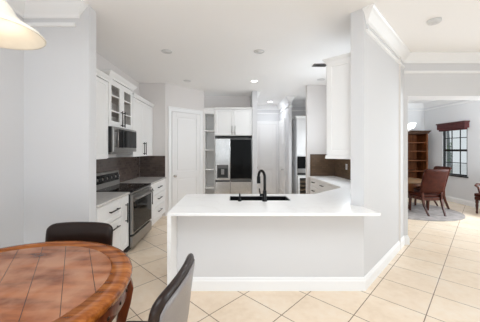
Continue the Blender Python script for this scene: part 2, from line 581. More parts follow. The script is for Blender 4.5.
# mouldings
CROWN = [(0, 2.955), (0.015, 2.955), (0.022, 2.985), (0.05, 3.02), (0.075, 3.05), (0.092, 3.075), (0.105, 3.085), (0.105, H), (0, H)]
BEAD = [(0, 2.862), (0.018, 2.866), (0.026, 2.884), (0.018, 2.902), (0, 2.906)]
BASE = [(0, 0), (0.018, 0), (0.018, 0.105), (0.012, 0.118), (0.010, 0.132), (0.004, 0.145), (0, 0.145)]
d45 = Vector((0.7071, 0.7071))
struct('trim_1', MB().sweep(CROWN, [(-2.24, -3.4), (-2.24, 2.72), (-1.655, 2.72), (-1.655, 2.73)]), M['trim'], 'white crown moulding above the round table nook', 'moulding')
struct('trim_2', MB().sweep(BEAD, [(-2.24, -3.4), (-2.24, 2.72), (-1.70, 2.72), (-1.70, 2.73)]), M['trim'], 'thin white bead under the nook crown moulding', 'moulding')
a1 = A + d45 * 0.085
a2 = A + d45 * 0.10
n45 = Vector((-0.7071, 0.7071))
struct('trim_3', MB().sweep(CROWN, [a1 + n45 * 0.01, a1, E, (6.9, 4.13)]), M['trim'], 'white crown moulding on the angled wall and dining header', 'moulding')
struct('trim_4', MB().sweep(BEAD, [a2 + n45 * 0.01, a2, E + d45 * -0.03]), M['trim'], 'thin white bead under the crown on the angled wall', 'moulding')
struct('trim_9', MB().sweep([(o, z - 0.072) for o, z in BEAD], [(2.80, 4.13), (6.9, 4.13)]), M['trim'], 'thin white bead under the crown on the dining header', 'moulding')
struct('baseboard_angled', MB().sweep(BASE, [(-0.604, 2.78), A, E, (2.87, 4.13), (2.87, 4.20)]), M['trim'], 'white baseboard along the knee wall and angled wall', 'baseboard')
struct('baseboard_left', MB().sweep(BASE, [(-2.24, -3.4), (-2.24, 2.72), (-1.535, 2.72), (-1.535, 2.86)]), M['trim'], 'white baseboard around the round table nook', 'baseboard')
struct('baseboard_dining', MB().sweep(BASE, [(2.87, 8.6), (6.54, 8.6), (6.54, 4.46)]), M['trim'], 'white baseboard under the dining room window', 'baseboard')
struct('trim_5', MB().sweep(CROWN, [(2.87, 4.47), (2.87, 8.6), (6.54, 8.6), (6.54, 4.47)]), M['trim'], 'white crown moulding around the dining room ceiling', 'moulding')
struct('trim_6', MB().sweep(BEAD, [(2.87, 4.47), (2.87, 8.6), (6.54, 8.6), (6.54, 4.47)]), M['trim'], 'thin white bead under the dining room crown moulding', 'moulding')
struct('trim_7', MB().sweep(CROWN, [(0.665, 6.70), (0.665, 8.9), (1.66, 8.9), (1.66, 7.40), (1.745, 7.40), (1.745, 8.26), (2.70, 8.26)]), M['trim'], 'white crown moulding around the hall ceiling', 'moulding')
struct('trim_8', MB().sweep([(o, z - 0.06) for o, z in BEAD], [(0.665, 6.70), (0.665, 8.9), (1.66, 8.9), (1.66, 7.40), (1.745, 7.40), (1.745, 8.26), (2.70, 8.26)]), M['trim'], 'thin white bead under the hall crown moulding', 'moulding')
struct('baseboard_hall', MB().sweep(BASE, [(0.665, 6.66), (0.665, 8.88)]), M['trim'], 'white baseboard along the left side of the hall', 'baseboard')


def panel_door(name, label, loc, rotz, w, h, knob_x, cw=0.085):
    """a two panel door and its casing; local x along the wall, front toward -y"""
    t = thing(name, label, 'door', loc, rotz)
    t['kind'] = 'structure'
    y0, y1 = -0.028, -0.004
    s, r = 0.115, 0.12
    lock = 0.86
    d = MB()
    d.box(0, s, y0, y1, 0.01, h).box(w - s, w, y0, y1, 0.01, h)
    d.box(s, w - s, y0, y1, h - r, h).box(s, w - s, y0, y1, 0.01, 0.24).box(s, w - s, y0, y1, lock, lock + 0.16)
    for z0, z1 in ((0.24, lock), (lock + 0.16, h - r)):
        d.box(s, w - s, y0 + 0.014, y1, z0, z1)
        d.box(s + 0.04, w - s - 0.04, y0 + 0.006, y0 + 0.016, z0 + 0.04, z1 - 0.04)
    d.build('door_leaf', M['door'], t, bevel=0.003)
    c = MB().box(-0.01 - cw, -0.01, -0.024, -0.002, 0, h + 0.01).box(w + 0.01, w + 0.01 + cw, -0.024, -0.002, 0, h + 0.01)
    c.box(-0.01 - cw, w + 0.01 + cw, -0.026, -0.002, h + 0.01, h + 0.01 + cw)
    c.box(-0.01 - cw - 0.008, w + 0.018 + cw, -0.034, -0.002, h + 0.01 + cw, h + 0.03 + cw)
    c.build('casing', M['trim'], t, bevel=0.004)
    k = MB().lathe([(0, 0), (0.03, 0), (0.03, 0.006), (0.011, 0.010), (0.011, 0.035), (0.026, 0.042), (0.030, 0.055), (0.022, 0.068), (0, 0.07)], 20)
    ko = k.build('knob', M['chrome'], t, smooth=True, loc=(knob_x, y0, 0.92))
    ko.rotation_euler = (PI / 2, 0, 0)
    return t


pd = P0 + d45 * 0.165
panel_door('door_1', 'white two panel pantry door in the angled greige wall', (pd.x, pd.y, 0), PI / 4, 0.825, 2.45, 0.065)
panel_door('door_2', 'white two panel door at the end of the hall', (0.815, 8.9, 0), 0, 0.735, 2.44, 0.06)
panel_door('door_3', 'white hall door seen edge-on in the side wall left of the wall oven', (1.66, 8.72, 0), -PI / 2, 0.74, 2.42, 0.68)

# dining window
wt = thing('window_1', 'black framed grid window in the dining room under a burgundy valance', 'window', (WX, (WY0 + WY1) / 2, WZ0))
wt['kind'] = 'structure'
hw = (WY1 - WY0) / 2; hh = WZ1 - WZ0
f = MB().box(0.02, 0.07, -hw, -hw + 0.04, 0, hh).box(0.02, 0.07, hw - 0.04, hw, 0, hh).box(0.02, 0.07, -hw, hw, 0, 0.04).box(0.02, 0.07, -hw, hw, hh - 0.04, hh)
f.build('frame', M['win_frame'], wt)
MB().box(0.02, 0.065, -hw + 0.035, hw - 0.035, hh * 0.5 - 0.03, hh * 0.5 + 0.03).build('meeting_rail', M['win_frame'], wt)
g_ = MB()
for zz in (0.25, 0.75):
    g_.box(0.045, 0.065, -hw + 0.035, hw - 0.035, hh * zz - 0.010, hh * zz + 0.010)
for yy in (-hw / 3, hw / 3):
    g_.box(0.046, 0.064, yy - 0.010, yy + 0.010, 0.035, hh - 0.035)
g_.build('muntin_grid', M['win_frame'], wt)
MB().box(0.054, 0.060, -hw + 0.05, hw - 0.05, 0.05, hh - 0.05).build('glass_pane', M['window_glass'], wt)
MB().box(-0.03, 0.02, -hw - 0.03, hw + 0.03, -0.035, -0.001).build('sill', M['win_frame'], wt)

# paving outside the window
struct('ground_outside', MB().box(6.91, 30, -6, 30, -0.3, -0.12), M['lawn'], 'pale bright paving outside the dining room window', 'ground')


# ------------------------------------------------------------------ cabinets
def pull(x, z, length, vertical, m, y=-0.02):
    b = MB()
    r = 0.0085
    yo = y - 0.032
    h = length / 2
    if vertical:
        b.cyl((x, yo, z - h), (x, yo, z + h), r, seg=10)
        for s in (-1, 1):
            b.cyl((x, y + 0.001, z + s * (h - 0.025)), (x, yo, z + s * (h - 0.025)), r * 0.85, seg=8)
    else:
        b.cyl((x - h, yo, z), (x + h, yo, z), r, seg=10)
        for s in (-1, 1):
            b.cyl((x + s * (h - 0.025), y + 0.001, z), (x + s * (h - 0.025), yo, z), r * 0.85, seg=8)
    return b


def cabinet(name, label, loc, rotz, w, d, z0, z1, fronts, toe=False, crown=None, group=None, handle=None, cat='cabinet', end_panel=None, shelves=(), rail=False, top=True):
    """local x along the run, front carcass face at y = 0, depth toward +y.
    fronts: (kind, x0, x1, za, zb, (pull x, pull z, length, vertical) or None)"""
    t = thing(name, label, cat, loc, rotz, group)
    hm = handle or M['pull']
    th = 0.018
    zb = z0 + (0.10 if toe else 0)
    c = MB().box(0, th, 0, d, zb, z1).box(w - th, w, 0, d, zb, z1).box(th, w - th, 0.0, d, zb, zb + th)
    c.box(th, w - th, d - 0.012, d, zb + th, z1)
    if top:
        c.box(th, w - th, 0, d - 0.012, z1 - th, z1)
    else:
        c.box(th, w - th, 0, 0.05, z1 - th, z1)
    if toe:
        c.box(0.0, w, 0.06, 0.075, z0, zb)
    c.build('carcass', M['cab'], t)
    for zz in shelves:
        MB().box(th, w - th, 0.02, d - 0.014, zz - 0.008, zz + 0.008).build('shelf', M['cab_in'], t)
    for kind, x0, x1, za, zc, hp in fronts:
        g = 0.0018
        if kind == 'glass':
            s = 0.085
            b = MB().box(x0 + g, x0 + s, -0.02, 0, za + g, zc - g).box(x1 - s, x1 - g, -0.02, 0, za + g, zc - g)
            b.box(x0 + s, x1 - s, -0.02, 0, za + g, za + s).box(x0 + s, x1 - s, -0.02, 0, zc - s, zc - g)
            hgt = zc - za
            for q in (1 / 3, 2 / 3):
                b.box(x0 + s, x1 - s, -0.018, -0.003, za + hgt * q - 0.009, za + hgt * q + 0.009)
            p = b.build('glass_door', M['cab'], t)
            MB().box(x0 + s, x1 - s, -0.011, -0.008, za + s, zc - s).build('glass_pane', M['glass'], p)
        elif kind == 'door':
            p = MB().shaker(x0 + g, x1 - g, za + g, zc - g).build('door', M['cab'], t, bevel=0.0015)
        else:
            p = MB().shaker(x0 + g, x1 - g, za + g, zc - g, rail=0.045, depth=0.006).build('drawer', M['cab'], t, bevel=0.0015)
        if hp:
            pull(*hp, hm).build('handle', hm, p, smooth=True)
    if crown:
        h = crown
        q = 0.7 * h
        pr = [(0, z1 + 0.0005), (0.2 * q, z1 + 0.0005), (0.27 * q, z1 + h * 0.3), (0.83 * q, z1 + h * 0.75), (q, z1 + h), (0, z1 + h)]
        MB().sweep(pr, [(0.001, d), (0.001, -0.021), (w - 0.001, -0.021), (w - 0.001, d)]).build('crown', M['cab'], t)
        MB().box(0.0, w, 0.0, d, z1 + h - 0.015, z1 + h - 0.001).build('top_board', M['cab'], t)
    if rail:
        MB().sweep([(0, z0 - 0.045), (0.012, z0 - 0.04), (0.006, z0 - 0.0005), (-0.014, z0 - 0.0005), (-0.014, z0 - 0.045)],
                   [(0.001, d), (0.001, -0.018), (w - 0.001, -0.018), (w - 0.001, d)]).build('light_rail', M['cab'], t)
    if end_panel:
        # panel over the end at x = w
        e = MB().shaker(0.0, d, z0, z1, y0=-0.016, y1=0.0, rail=0.055)
        e.build('end_panel', M['cab'], t, loc=(w, 0, 0), rotz=PI / 2)
    return t


LF = -1.56           # carcass front of the left run (doors end at -1.54)
QL = PI / 2
DB = 0.585           # base depth
# base, left of the range
L0, L1 = 2.885, 3.775
w = L1 - L0
cabinet('base_cabinet', 'white base cabinet with drawers and tall pull-out, left of the range', (LF, L0, 0), QL, w, DB, 0, 0.883, [
    ('drawer', 0.01, w - 0.255, 0.62, 0.875, ((w - 0.25) / 2 + 0.08, 0.755, 0.26, False)),
    ('drawer', 0.01, w - 0.255, 0.115, 0.615, ((w - 0.25) / 2 + 0.08, 0.52, 0.26, False)),
    ('door', w - 0.25, w - 0.004, 0.115, 0.875, (w - 0.115, 0.63, 0.28, True))], toe=True, group='left run base cabinets')
R0, R1 = 4.70, 5.872
w = R1 - R0
cabinet('base_cabinet', 'white base cabinet with stacked drawers between range and pantry wall', (LF, R0, 0), QL, w, DB, 0, 0.883, [
    ('door', 0.004, 0.25, 0.115, 0.875, (0.10, 0.66, 0.30, True)),
    ('drawer', 0.255, w - 0.02, 0.635, 0.875, (0.66, 0.765, 0.26, False)),
    ('drawer', 0.255, w - 0.02, 0.375, 0.63, (0.66, 0.53, 0.26, False)),
    ('drawer', 0.255, w - 0.02, 0.115, 0.37, (0.66, 0.27, 0.26, False))], toe=True, group='left run base cabinets')
tag(MB().box(-2.148, -1.520, L0 - 0.02, L1 + 0.002, 0.885, 0.915).build('countertop', M['grey_quartz'], bevel=0.003), 'pale grey countertop left of the range', 'countertop', 'left run countertops')
tag(MB().box(-2.148, -1.520, R0 - 0.002, 5.878, 0.885, 0.915).build('countertop', M['grey_quartz'], bevel=0.003), 'pale grey countertop between range and pantry wall', 'countertop', 'left run countertops')

# wall cabinets on the left
UF = -1.86
DU = 0.287
w = 3.765 - 2.885
cabinet('wall_cabinet', 'white wall cabinet beside the stub wall, left of the microwave', (UF, 2.885, 0), QL, w, DU, 1.41, 2.55, [
    ('door', 0.003, w / 2, 1.415, 2.545, (0.05, 1.56, 0.26, True)),
    ('door', w / 2, w - 0.003, 1.415, 2.545, None)], crown=0.07, group='left run wall cabinets', rail=False)
w = 4.69 - 3.775
cabinet('wall_cabinet', 'taller white wall cabinet with two glass doors above the microwave', (UF, 3.775, 0), QL, w, DU, 1.90, 2.63, [
    ('glass', 0.003, w / 2, 1.905, 2.625, (w / 2 - 0.045, 2.05, 0.26, True)),
    ('glass', w / 2, w - 0.003, 1.905, 2.625, (w / 2 + 0.045, 2.05, 0.26, True))], crown=0.09, group='left run wall cabinets', shelves=(2.145, 2.385))
w = 5.872 - 4.70
cabinet('wall_cabinet', 'white wall cabinet in the corner, right of the microwave', (UF, 4.70, 0), QL, w, DU, 1.41, 2.53, [
    ('door', 0.003, w / 2, 1.415, 2.525, (w / 2 - 0.05, 1.57, 0.26, True)),
    ('door', w / 2, w - 0.003, 1.415, 2.525, (w / 2 + 0.05, 1.57, 0.26, True))], crown=0.06, group='left run wall cabinets')

# backsplashes
tag(MB().box(-2.149, -2.140, 2.87, 5.868, 0.917, 1.405).build('backsplash', M['splash_x']), 'dark brown tile backsplash behind the range', 'backsplash')
tag(MB().box(-2.138, -1.552, 5.870, 5.879, 0.917, 1.405).build('backsplash', M['splash_y']), 'dark brown tile backsplash on the short return beside the pantry wall', 'backsplash')
tag(MB().box(1.87, 2.454, 6.050, 6.059, 0.917, 1.44).build('backsplash', M['splash_ry']), 'brown tile backsplash, painted as lit, on the far wall behind the drawers', 'backsplash')
tag(MB().box(2.455, 2.464, 4.02, 6.058, 0.917, 1.44).build('backsplash', M['splash_rx']), 'brown tile backsplash, painted as lit, on the side wall by the far drawers', 'backsplash')


# ------------------------------------------------------------------ range and microwave
def make_range():
    w, d = 0.912, 0.64
    t = thing('range', 'stainless steel range with black cooktop and knobs on its backguard', 'range', (-1.50, 3.782, 0), QL)
    MB().box(0, w, 0.03, d, 0.06, 0.900).build('body', M['dark'], t)
    MB().box(0.02, w - 0.02, 0.08, d - 0.02, 0.0, 0.06).build('plinth', M['dark'], t)
    ct = MB().box(0.0, w, 0.0, d - 0.05, 0.902, 0.922).build('cooktop', M['blackglass'], t, bevel=0.004)
    for x, y, r in ((0.22, 0.17, 0.10), (0.69, 0.17, 0.11), (0.22, 0.42, 0.08), (0.69, 0.42, 0.08), (0.455, 0.30, 0.06)):
        MB().lathe([(r - 0.004, 0.9222), (r, 0.9222), (r, 0.9228), (r - 0.004, 0.9228)], 32, (x, y), True).build('burner_ring', M['steel_dark'], ct)
    od = MB().box(0.004, w - 0.004, -0.012, 0.028, 0.268, 0.862).build('oven_door', M['steel'], t, bevel=0.006)
    MB().box(0.045, w - 0.045, -0.016, -0.0125, 0.29, 0.755).build('oven_window', M['blackglass'], od, bevel=0.004)
    MB().cyl((0.06, -0.062, 0.80), (w - 0.06, -0.062, 0.80), 0.014).cyl((0.10, -0.062, 0.80), (0.10, -0.011, 0.80), 0.011).cyl((w - 0.10, -0.062, 0.80), (w - 0.10, -0.011, 0.80), 0.011).build('oven_handle', M['steel'], od, smooth=True)
    MB().box(0.004, w - 0.004, -0.012, 0.028, 0.075, 0.240).build('bottom_drawer', M['steel'], t, bevel=0.006)
    MB().box(0.0, w, 0.002, 0.028, 0.872, 0.90).build('front_trim', M['steel'], t, bevel=0.004)
    # backguard leaning back, with a black strip and knobs
    bg_ = MB()
    sec = [(0.575, 0.924), (0.585, 0.98), (0.605, 1.165), (0.637, 1.172), (0.637, 0.902), (0.592, 0.902)]
    rings = [[bg_.bm.verts.new((x, y, z)) for y, z in sec] for x in (0.0, w)]
    for k in range(len(sec)):
        bg_.bm.faces.new((rings[0][k], rings[0][(k + 1) % len(sec)], rings[1][(k + 1) % len(sec)], rings[1][k]))
    bg_.bm.faces.new(rings[0][::-1]); bg_.bm.faces.new(rings[1])
    back = bg_.build('backguard', M['steel'], t, bevel=0.004)
    st = MB()
    pts = [(0.5835, 1.00), (0.598, 1.135), (0.603, 1.135), (0.590, 1.00)]
    rings = [[st.bm.verts.new((x, y, z)) for y, z in pts] for x in (0.035, w - 0.035)]
    for k in range(4):
        st.bm.faces.new((rings[0][k], rings[0][(k + 1) % 4], rings[1][(k + 1) % 4], rings[1][k]))
    st.bm.faces.new(rings[0][::-1]); st.bm.faces.new(rings[1])
    st.build('display', M['blackglass'], back)
    ang = math.atan2(0.02, 0.185)
    for x in (0.09, 0.24, 0.39, w - 0.37, w - 0.22, w - 0.08):
        k = MB().lathe([(0, 0.038), (0.024, 0.036), (0.027, 0.005), (0.034, 0.004), (0.034, -0.002), (0, -0.002)], 20)
        ko = k.build('knob', M['dark'], back, smooth=True, loc=(x, 0.592, 1.068))
        ko.rotation_euler = (PI / 2 - ang, 0, 0)
        MB().lathe([(0.020, 0.0385), (0.0, 0.0395)], 20).build('knob_cap', M['steel'], ko, smooth=True)
    return t


make_range()


def make_microwave():
    w, d = 0.905, 0.37
    t = thing('microwave', 'stainless over-the-range microwave with dark glass door', 'microwave', (-1.77, 3.779, 1.475), QL)
    MB().box(0, w, 0.03, d, 0.035, 0.42).build('body', M['dark'], t)
    MB().box(0.03, w - 0.03, 0.05, d - 0.02, 0.0, 0.034).build('hood_underside', M['steel'], t, bevel=0.006)
    MB().box(0.0, w, 0.0, 0.029, 0.035, 0.42).build('front_frame', M['steel'], t, bevel=0.005)
    dr = MB().box(0.125, w - 0.03, -0.014, -0.001, 0.10, 0.390).build('door', M['blackglass'], t, bevel=0.004)
    MB().box(0.30, 0.325, -0.020, -0.0145, 0.10, 0.39).build('control_strip', M['dark'], dr)
    MB().cyl((0.055, -0.045, 0.09), (0.055, -0.045, 0.38), 0.010).cyl((0.055, -0.045, 0.12), (0.055, 0.001, 0.12), 0.008).cyl((0.055, -0.045, 0.35), (0.055, 0.001, 0.35), 0.008).build('handle', M['steel'], t, smooth=True)
    return t


make_microwave()


# ------------------------------------------------------------------ refrigerator wall
FY = 6.70
def open_shelves():
    x0, x1, d = -0.735, -0.455, 0.55
    w = x1 - x0
    t = thing('open_shelf_cabinet', 'tall narrow white open shelving left of the refrigerator', 'shelving', (x0, FY, 0))
    MB().box(0, 0.02, 0, d, 0.0, 2.62).box(w - 0.02, w, 0, d, 0, 2.62).box(0.02, w - 0.02, d - 0.015, d, 0, 2.62).box(0.02, w - 0.02, 0, d - 0.015, 2.50, 2.62).build('carcass', M['cab'], t)
    for z in (0.10, 0.53, 1.02, 1.54, 2.05):
        MB().box(0.021, w - 0.021, 0.004, d - 0.016, z - 0.014, z + 0.014).build('shelf', M['cab'], t)
    MB().box(0.0, w, -0.02, d, 2.621, 2.66).build('top_trim', M['cab'], t, bevel=0.004)
    return t


open_shelves()
w = 0.532 + 0.452
cabinet('wall_cabinet', 'white two door cabinet above the refrigerator', (-0.452, FY, 0), 0, w, 0.58, 1.92, 2.62, [
    ('door', 0.004, w / 2, 1.925, 2.61, (w / 2 - 0.04, 2.06, 0.24, True)),
    ('door', w / 2, w - 0.004, 1.925, 2.61, (w / 2 + 0.04, 2.06, 0.24, True))], crown=0.04, handle=M['steel'])


def make_fridge():
    x0, w, d = -0.445, 0.965, 0.58
    t = thing('refrigerator', 'stainless four door refrigerator with black glass right door', 'refrigerator', (x0, FY - 0.03, 0))
    MB().box(0, w, 0.035, d, 0.05, 1.83).build('body', M['steel_dark'], t)
    MB().box(0.03, w - 0.03, 0.05, d, 0.0, 0.05).build('plinth', M['dark'], t)
    sp = w * 0.415
    dl = MB().box(0.003, sp - 0.002, -0.04, 0.033, 0.755, 1.84).build('door', M['steel_bright'], t, bevel=0.008)
    ds = MB().box(0.05, sp - 0.05, -0.048, -0.0405, 0.80, 1.15).build('dispenser', M['steel_dark'], dl, bevel=0.004)
    MB().box(0.075, sp - 0.075, -0.052, -0.0485, 0.83, 1.06).build('dispenser_niche', M['dark'], ds)
    MB().box(0.16, sp - 0.16, -0.062, -0.0525, 0.90, 1.04).build('dispenser_spout', M['steel'], ds, bevel=0.003)
    dr = MB().box(sp + 0.002, w - 0.003, -0.04, 0.033, 0.755, 1.84).build('door', M['steel_dark'], t, bevel=0.008)
    tag(dr, 'black glass right door')
    MB().box(sp + 0.010, w - 0.012, -0.046, -0.0405, 0.79, 1.82).build('glass_panel', M['blackglass'], dr, bevel=0.003)
    for a, b in ((0.003, sp - 0.002), (sp + 0.002, w - 0.003)):
        lo = MB().box(a, b, -0.04, 0.033, 0.06, 0.735).build('lower_door', M['steel_bright'], t, bevel=0.008)
        MB().box(a + 0.01, b - 0.01, -0.043, -0.0405, 0.705, 0.73).build('pocket_handle', M['dark'], lo)
    MB().box(0.05, w - 0.05, -0.01, 0.05, 1.842, 1.875).build('hinge_cover', M['dark'], t)
    return t


make_fridge()


# ------------------------------------------------------------------ far cabinets: wall oven, drawers, right run
def make_oven_tower():
    t = thing('oven_cabinet', 'tall white cabinet in the far recess holding oven and wine cooler', 'cabinet', (1.945, 7.62, 0), 0)
    w, d = 0.66, 0.63
    c = MB().box(0, 0.02, 0, d, 0, 2.50).box(w - 0.02, w, 0, d, 0, 2.50).box(0.02, w - 0.02, d - 0.02, d, 0, 2.50)
    c.box(0.02, w - 0.02, 0, d - 0.02, 1.345, 1.365).box(0.02, w - 0.02, 0, d - 0.02, 0.765, 0.785).box(0.02, w - 0.02, 0, d - 0.02, 2.48, 2.50).box(0.02, w - 0.02, 0, d - 0.02, 0.0, 0.06)
    c.build('carcass', M['cab'], t)
    p = MB().shaker(0.003, w - 0.003, 1.37, 2.495).build('door', M['cab'], t)
    pull(0.29, 1.52, 0.22, True, M['steel']).build('handle', M['steel'], p)
    MB().sweep([(0, 2.501), (0.01, 2.501), (0.04, 2.54), (0.045, 2.56), (0, 2.56)], [(0.0, 0.3), (0.0, -0.02), (w, -0.02), (w, 0.3)]).build('crown', M['cab'], t)
    o = thing('wall_oven', 'black glass wall oven above the wine cooler', 'oven', (1.967, 7.62, 0.79))
    MB().box(0, 0.60, 0.0, 0.5, 0.0, 0.55).build('body', M['dark'], o)
    MB().box(0, 0.60, -0.03, -0.001, 0.20, 0.55).build('oven_door', M['blackglass'], o, bevel=0.004)
    MB().box(0, 0.60, -0.025, -0.001, 0.06, 0.19).build('control_panel', M['steel'], o, bevel=0.004)
    MB().box(0, 0.60, -0.025, -0.001, 0.0, 0.05).build('vent_strip', M['dark'], o)
    wc = thing('wine_cooler', 'glass front wine cooler at the bottom of the oven cabinet', 'wine cooler', (1.975, 7.62, 0.065))
    MB().box(0, 0.60, 0.49, 0.5, 0, 0.695).box(0, 0.012, 0.0, 0.49, 0, 0.695).box(0.588, 0.60, 0.0, 0.49, 0, 0.695).box(0.012, 0.588, 0, 0.49, 0, 0.012).box(0.012, 0.588, 0, 0.49, 0.683, 0.695).build('body', M['dark'], wc)
    MB().box(0.0, 0.06, -0.03, -0.001, 0, 0.695).box(0.54, 0.60, -0.03, -0.001, 0, 0.695).box(0.06, 0.54, -0.03, -0.001, 0, 0.06).box(0.06, 0.54, -0.03, -0.001, 0.635, 0.695).build('door_frame', M['cab'], wc)
    MB().box(0.06, 0.54, -0.018, -0.012, 0.06, 0.635).build('glass_pane', M['glass'], wc)
    for z in (0.13, 0.25, 0.37, 0.49):
        MB().box(0.02, 0.58, 0.03, 0.47, z, z + 0.03).build('rack', M['rack_tan'], wc)


make_oven_tower()
# drawers facing -X on the right side
DR = 1.885
w = 6.045 - 4.28
cabinet('base_cabinet', 'white drawer cabinet under the far right countertop', (DR, 6.045, 0), -PI / 2, w, 0.56, 0, 0.883, [
    ('drawer', 0.004, 0.55, 0.70, 0.875, (0.275, 0.80, 0.16, False)),
    ('drawer', 0.004, 0.55, 0.42, 0.695, (0.275, 0.61, 0.16, False)),
    ('drawer', 0.004, 0.55, 0.115, 0.415, (0.275, 0.30, 0.16, False)),
    ('drawer', 0.555, 1.10, 0.70, 0.875, (0.83, 0.80, 0.16, False)),
    ('door', 0.555, 1.10, 0.115, 0.695, None),
    ('door', 1.105, w - 0.01, 0.115, 0.875, None)], toe=True)
# base and wall cabinet on the kitchen side of the angled wall (local x runs toward the camera)
def on_angled(s_far, d):
    q = B0 + d45 * s_far + n45 * d
    return (q.x, q.y, 0)


cabinet('base_cabinet', 'white base cabinet behind the angled wall under the white countertop', on_angled(1.30, 0.575), math.radians(225), 0.62, 0.565, 0, 0.883, [
    ('door', 0.004, 0.31, 0.115, 0.875, (0.27, 0.70, 0.22, True)), ('door', 0.31, 0.616, 0.115, 0.875, (0.35, 0.70, 0.22, True))], toe=True)
cabinet('wall_cabinet', 'white wall cabinet mounted behind the angled wall, seen from its panelled end', on_angled(1.12, 0.318), math.radians(225), 1.01, 0.312, 1.475, 2.625, [
    ('door', 0.004, 0.505, 1.48, 2.62, (0.46, 1.63, 0.24, True)), ('door', 0.505, 1.006, 1.48, 2.62, (0.55, 1.63, 0.24, True))], crown=0.055, end_panel=True, rail=True)
# peninsula cabinets facing the kitchen
cabinet('base_cabinet', 'white sink base cabinet inside the peninsula', (0.86, 3.545, 0), PI, 0.91, 0.60, 0, 0.883, [
    ('door', 0.004, 0.45, 0.115, 0.875, (0.41, 0.70, 0.22, True)), ('door', 0.45, 0.896, 0.115, 0.875, (0.49, 0.70, 0.22, True))], toe=True, top=False)
cabinet('base_cabinet', 'white base cabinet at the free end of the peninsula', (-0.055, 3.545, 0), PI, 0.54, 0.60, 0, 0.883, [
    ('door', 0.004, 0.536, 0.115, 0.875, (0.49, 0.70, 0.22, True))], toe=True)

# peninsula counter with waterfall leg
SX0, SX1, SY0, SY1 = -0.03, 0.735, 3.135, 3.47
ctop = MB().prism([(-0.645, 2.51), (1.475, 2.51), (1.447, 2.779), (1.348, 2.879), (2.453, 3.984), (2.453, 6.048), (1.845, 6.048), (1.845, 4.26), (1.185, 3.60), (-0.645, 3.60)],
                  0.885, 0.915, holes=[[(SX0, SY0), (SX1, SY0), (SX1, SY1), (SX0, SY1)]]).build('countertop', M['quartz'], bevel=0.002)
tag(ctop, 'white quartz peninsula countertop with waterfall end', 'countertop')
MB().box(-0.645, -0.606, 2.512, 3.598, 0, 0.8845).build('waterfall_panel', M['quartz'], ctop, bevel=0.002)

# sink
sk = thing('sink', 'black undermount sink set in the peninsula countertop', 'sink', (0, 0, 0))
b = MB()
z0, z1, q = 0.70, 0.905, 0.012
b.box(SX0 + 0.001, SX0 + q, SY0 + 0.001, SY1 - 0.001, z0, z1).box(SX1 - q, SX1 - 0.001, SY0 + 0.001, SY1 - 0.001, z0, z1)
b.box(SX0 + q, SX1 - q, SY0 + 0.001, SY0 + q, z0, z1).box(SX0 + q, SX1 - q, SY1 - q, SY1 - 0.001, z0, z1).box(SX0 + q, SX1 - q, SY0 + q, SY1 - q, z0, z0 + q)
b.build('bowl', M['black'], sk)
MB().lathe([(0, z0 + q + 0.001), (0.045, z0 + q + 0.001), (0.045, z0 + q + 0.004), (0, z0 + q + 0.004)], 24, (0.36, 3.34)).build('drain', M['steel_dark'], sk)

# faucet
fx, fy, fz = 0.40, 3.095, 0.915
fc = thing('faucet', 'tall black gooseneck faucet on the peninsula', 'faucet', (fx, fy, fz))
MB().lathe([(0, 0), (0.032, 0), (0.032, 0.008), (0.024, 0.014), (0.023, 0.12), (0.017, 0.135), (0, 0.135)], 24).build('base', M['black'], fc, smooth=True)
pts = [(0, 0, 0.12), (0, 0, 0.22), (0, 0, 0.29)]
dx, dy = -0.40, 0.917
R = 0.075
for i in range(1, 11):
    a = PI * i / 10
    o_ = R * (1 - math.cos(a))
    pts.append((dx * o_, dy * o_, 0.29 + R * math.sin(a)))
MB().tube(pts, 0.0165, 12).build('gooseneck', M['black'], fc, smooth=True)
ex, ey = dx * 2 * R, dy * 2 * R
MB().cyl((ex, ey, 0.29), (ex, ey, 0.20), 0.021, 0.024, 16).build('spray_head', M['black'], fc)
lv = MB().cyl((-0.02, 0, 0.075), (-0.06, 0, 0.075), 0.014, seg=14).tube([(-0.052, 0, 0.075), (-0.060, 0, 0.11), (-0.064, 0, 0.155)], [0.008, 0.007, 0.006], 10)
lv.build('lever', M['black'], fc, smooth=True)
sd = thing('soap_dispenser', 'short black soap dispenser beside the sink', 'soap dispenser', (0.095, 3.10, 0.915))
MB().lathe([(0, 0), (0.024, 0), (0.024, 0.006), (0.015, 0.010), (0.014, 0.045), (0.009, 0.05), (0.009, 0.065), (0, 0.065)], 20).build('base', M['black'], sd, smooth=True)
MB().tube([(0, 0, 0.062), (0, 0, 0.078), (0, 0.03, 0.083), (0, 0.075, 0.072)], [0.010, 0.010, 0.008, 0.006], 10).build('nozzle', M['black'], sd, smooth=True)

# outlet on the right backsplash
ot = thing('outlet', 'white wall outlet on the brown side backsplash', 'outlet', (2.4545, 5.42, 1.18))
MB().box(-0.006, 0, -0.038, 0.038, -0.06, 0.06).build('plate', M['plastic'], ot, bevel=0.002)
MB().box(-0.009, -0.0065, -0.018, 0.018, -0.038, 0.038).build('socket', M['cab_in'], ot)

# ------------------------------------------------------------------ ceiling fixtures
def can(x, y, lit, label, r=0.085, watts=0):
    t = thing('recessed_light', label, 'ceiling light', (x, y, H), 0, 'recessed ceiling lights')
    MB().lathe([(r * 0.78, -0.001), (r, -0.001), (r * 0.98, -0.008), (r * 0.80, -0.012)], 32, closed=True).build('trim_ring', M['trim'] if lit else M['plastic'], t, smooth=True)
    MB().lathe([(0, -0.002), (r * 0.79, -0.002), (r * 0.77, -0.006), (0, -0.007)], 32).build('lens', M['lamp_on'] if lit else M['lamp_off'], t, smooth=True)
    if lit:
        d = bpy.data.lights.new('can_light', 'AREA')
        d.shape = 'DISK'
        d.size = 0.12
        d.energy = watts
        d.color = (0.90, 0.95, 1.0)
        o = bpy.data.objects.new('can_light', d)
        COL.objects.link(o)
        o.parent = t
        o.location = (0, 0, -0.014)


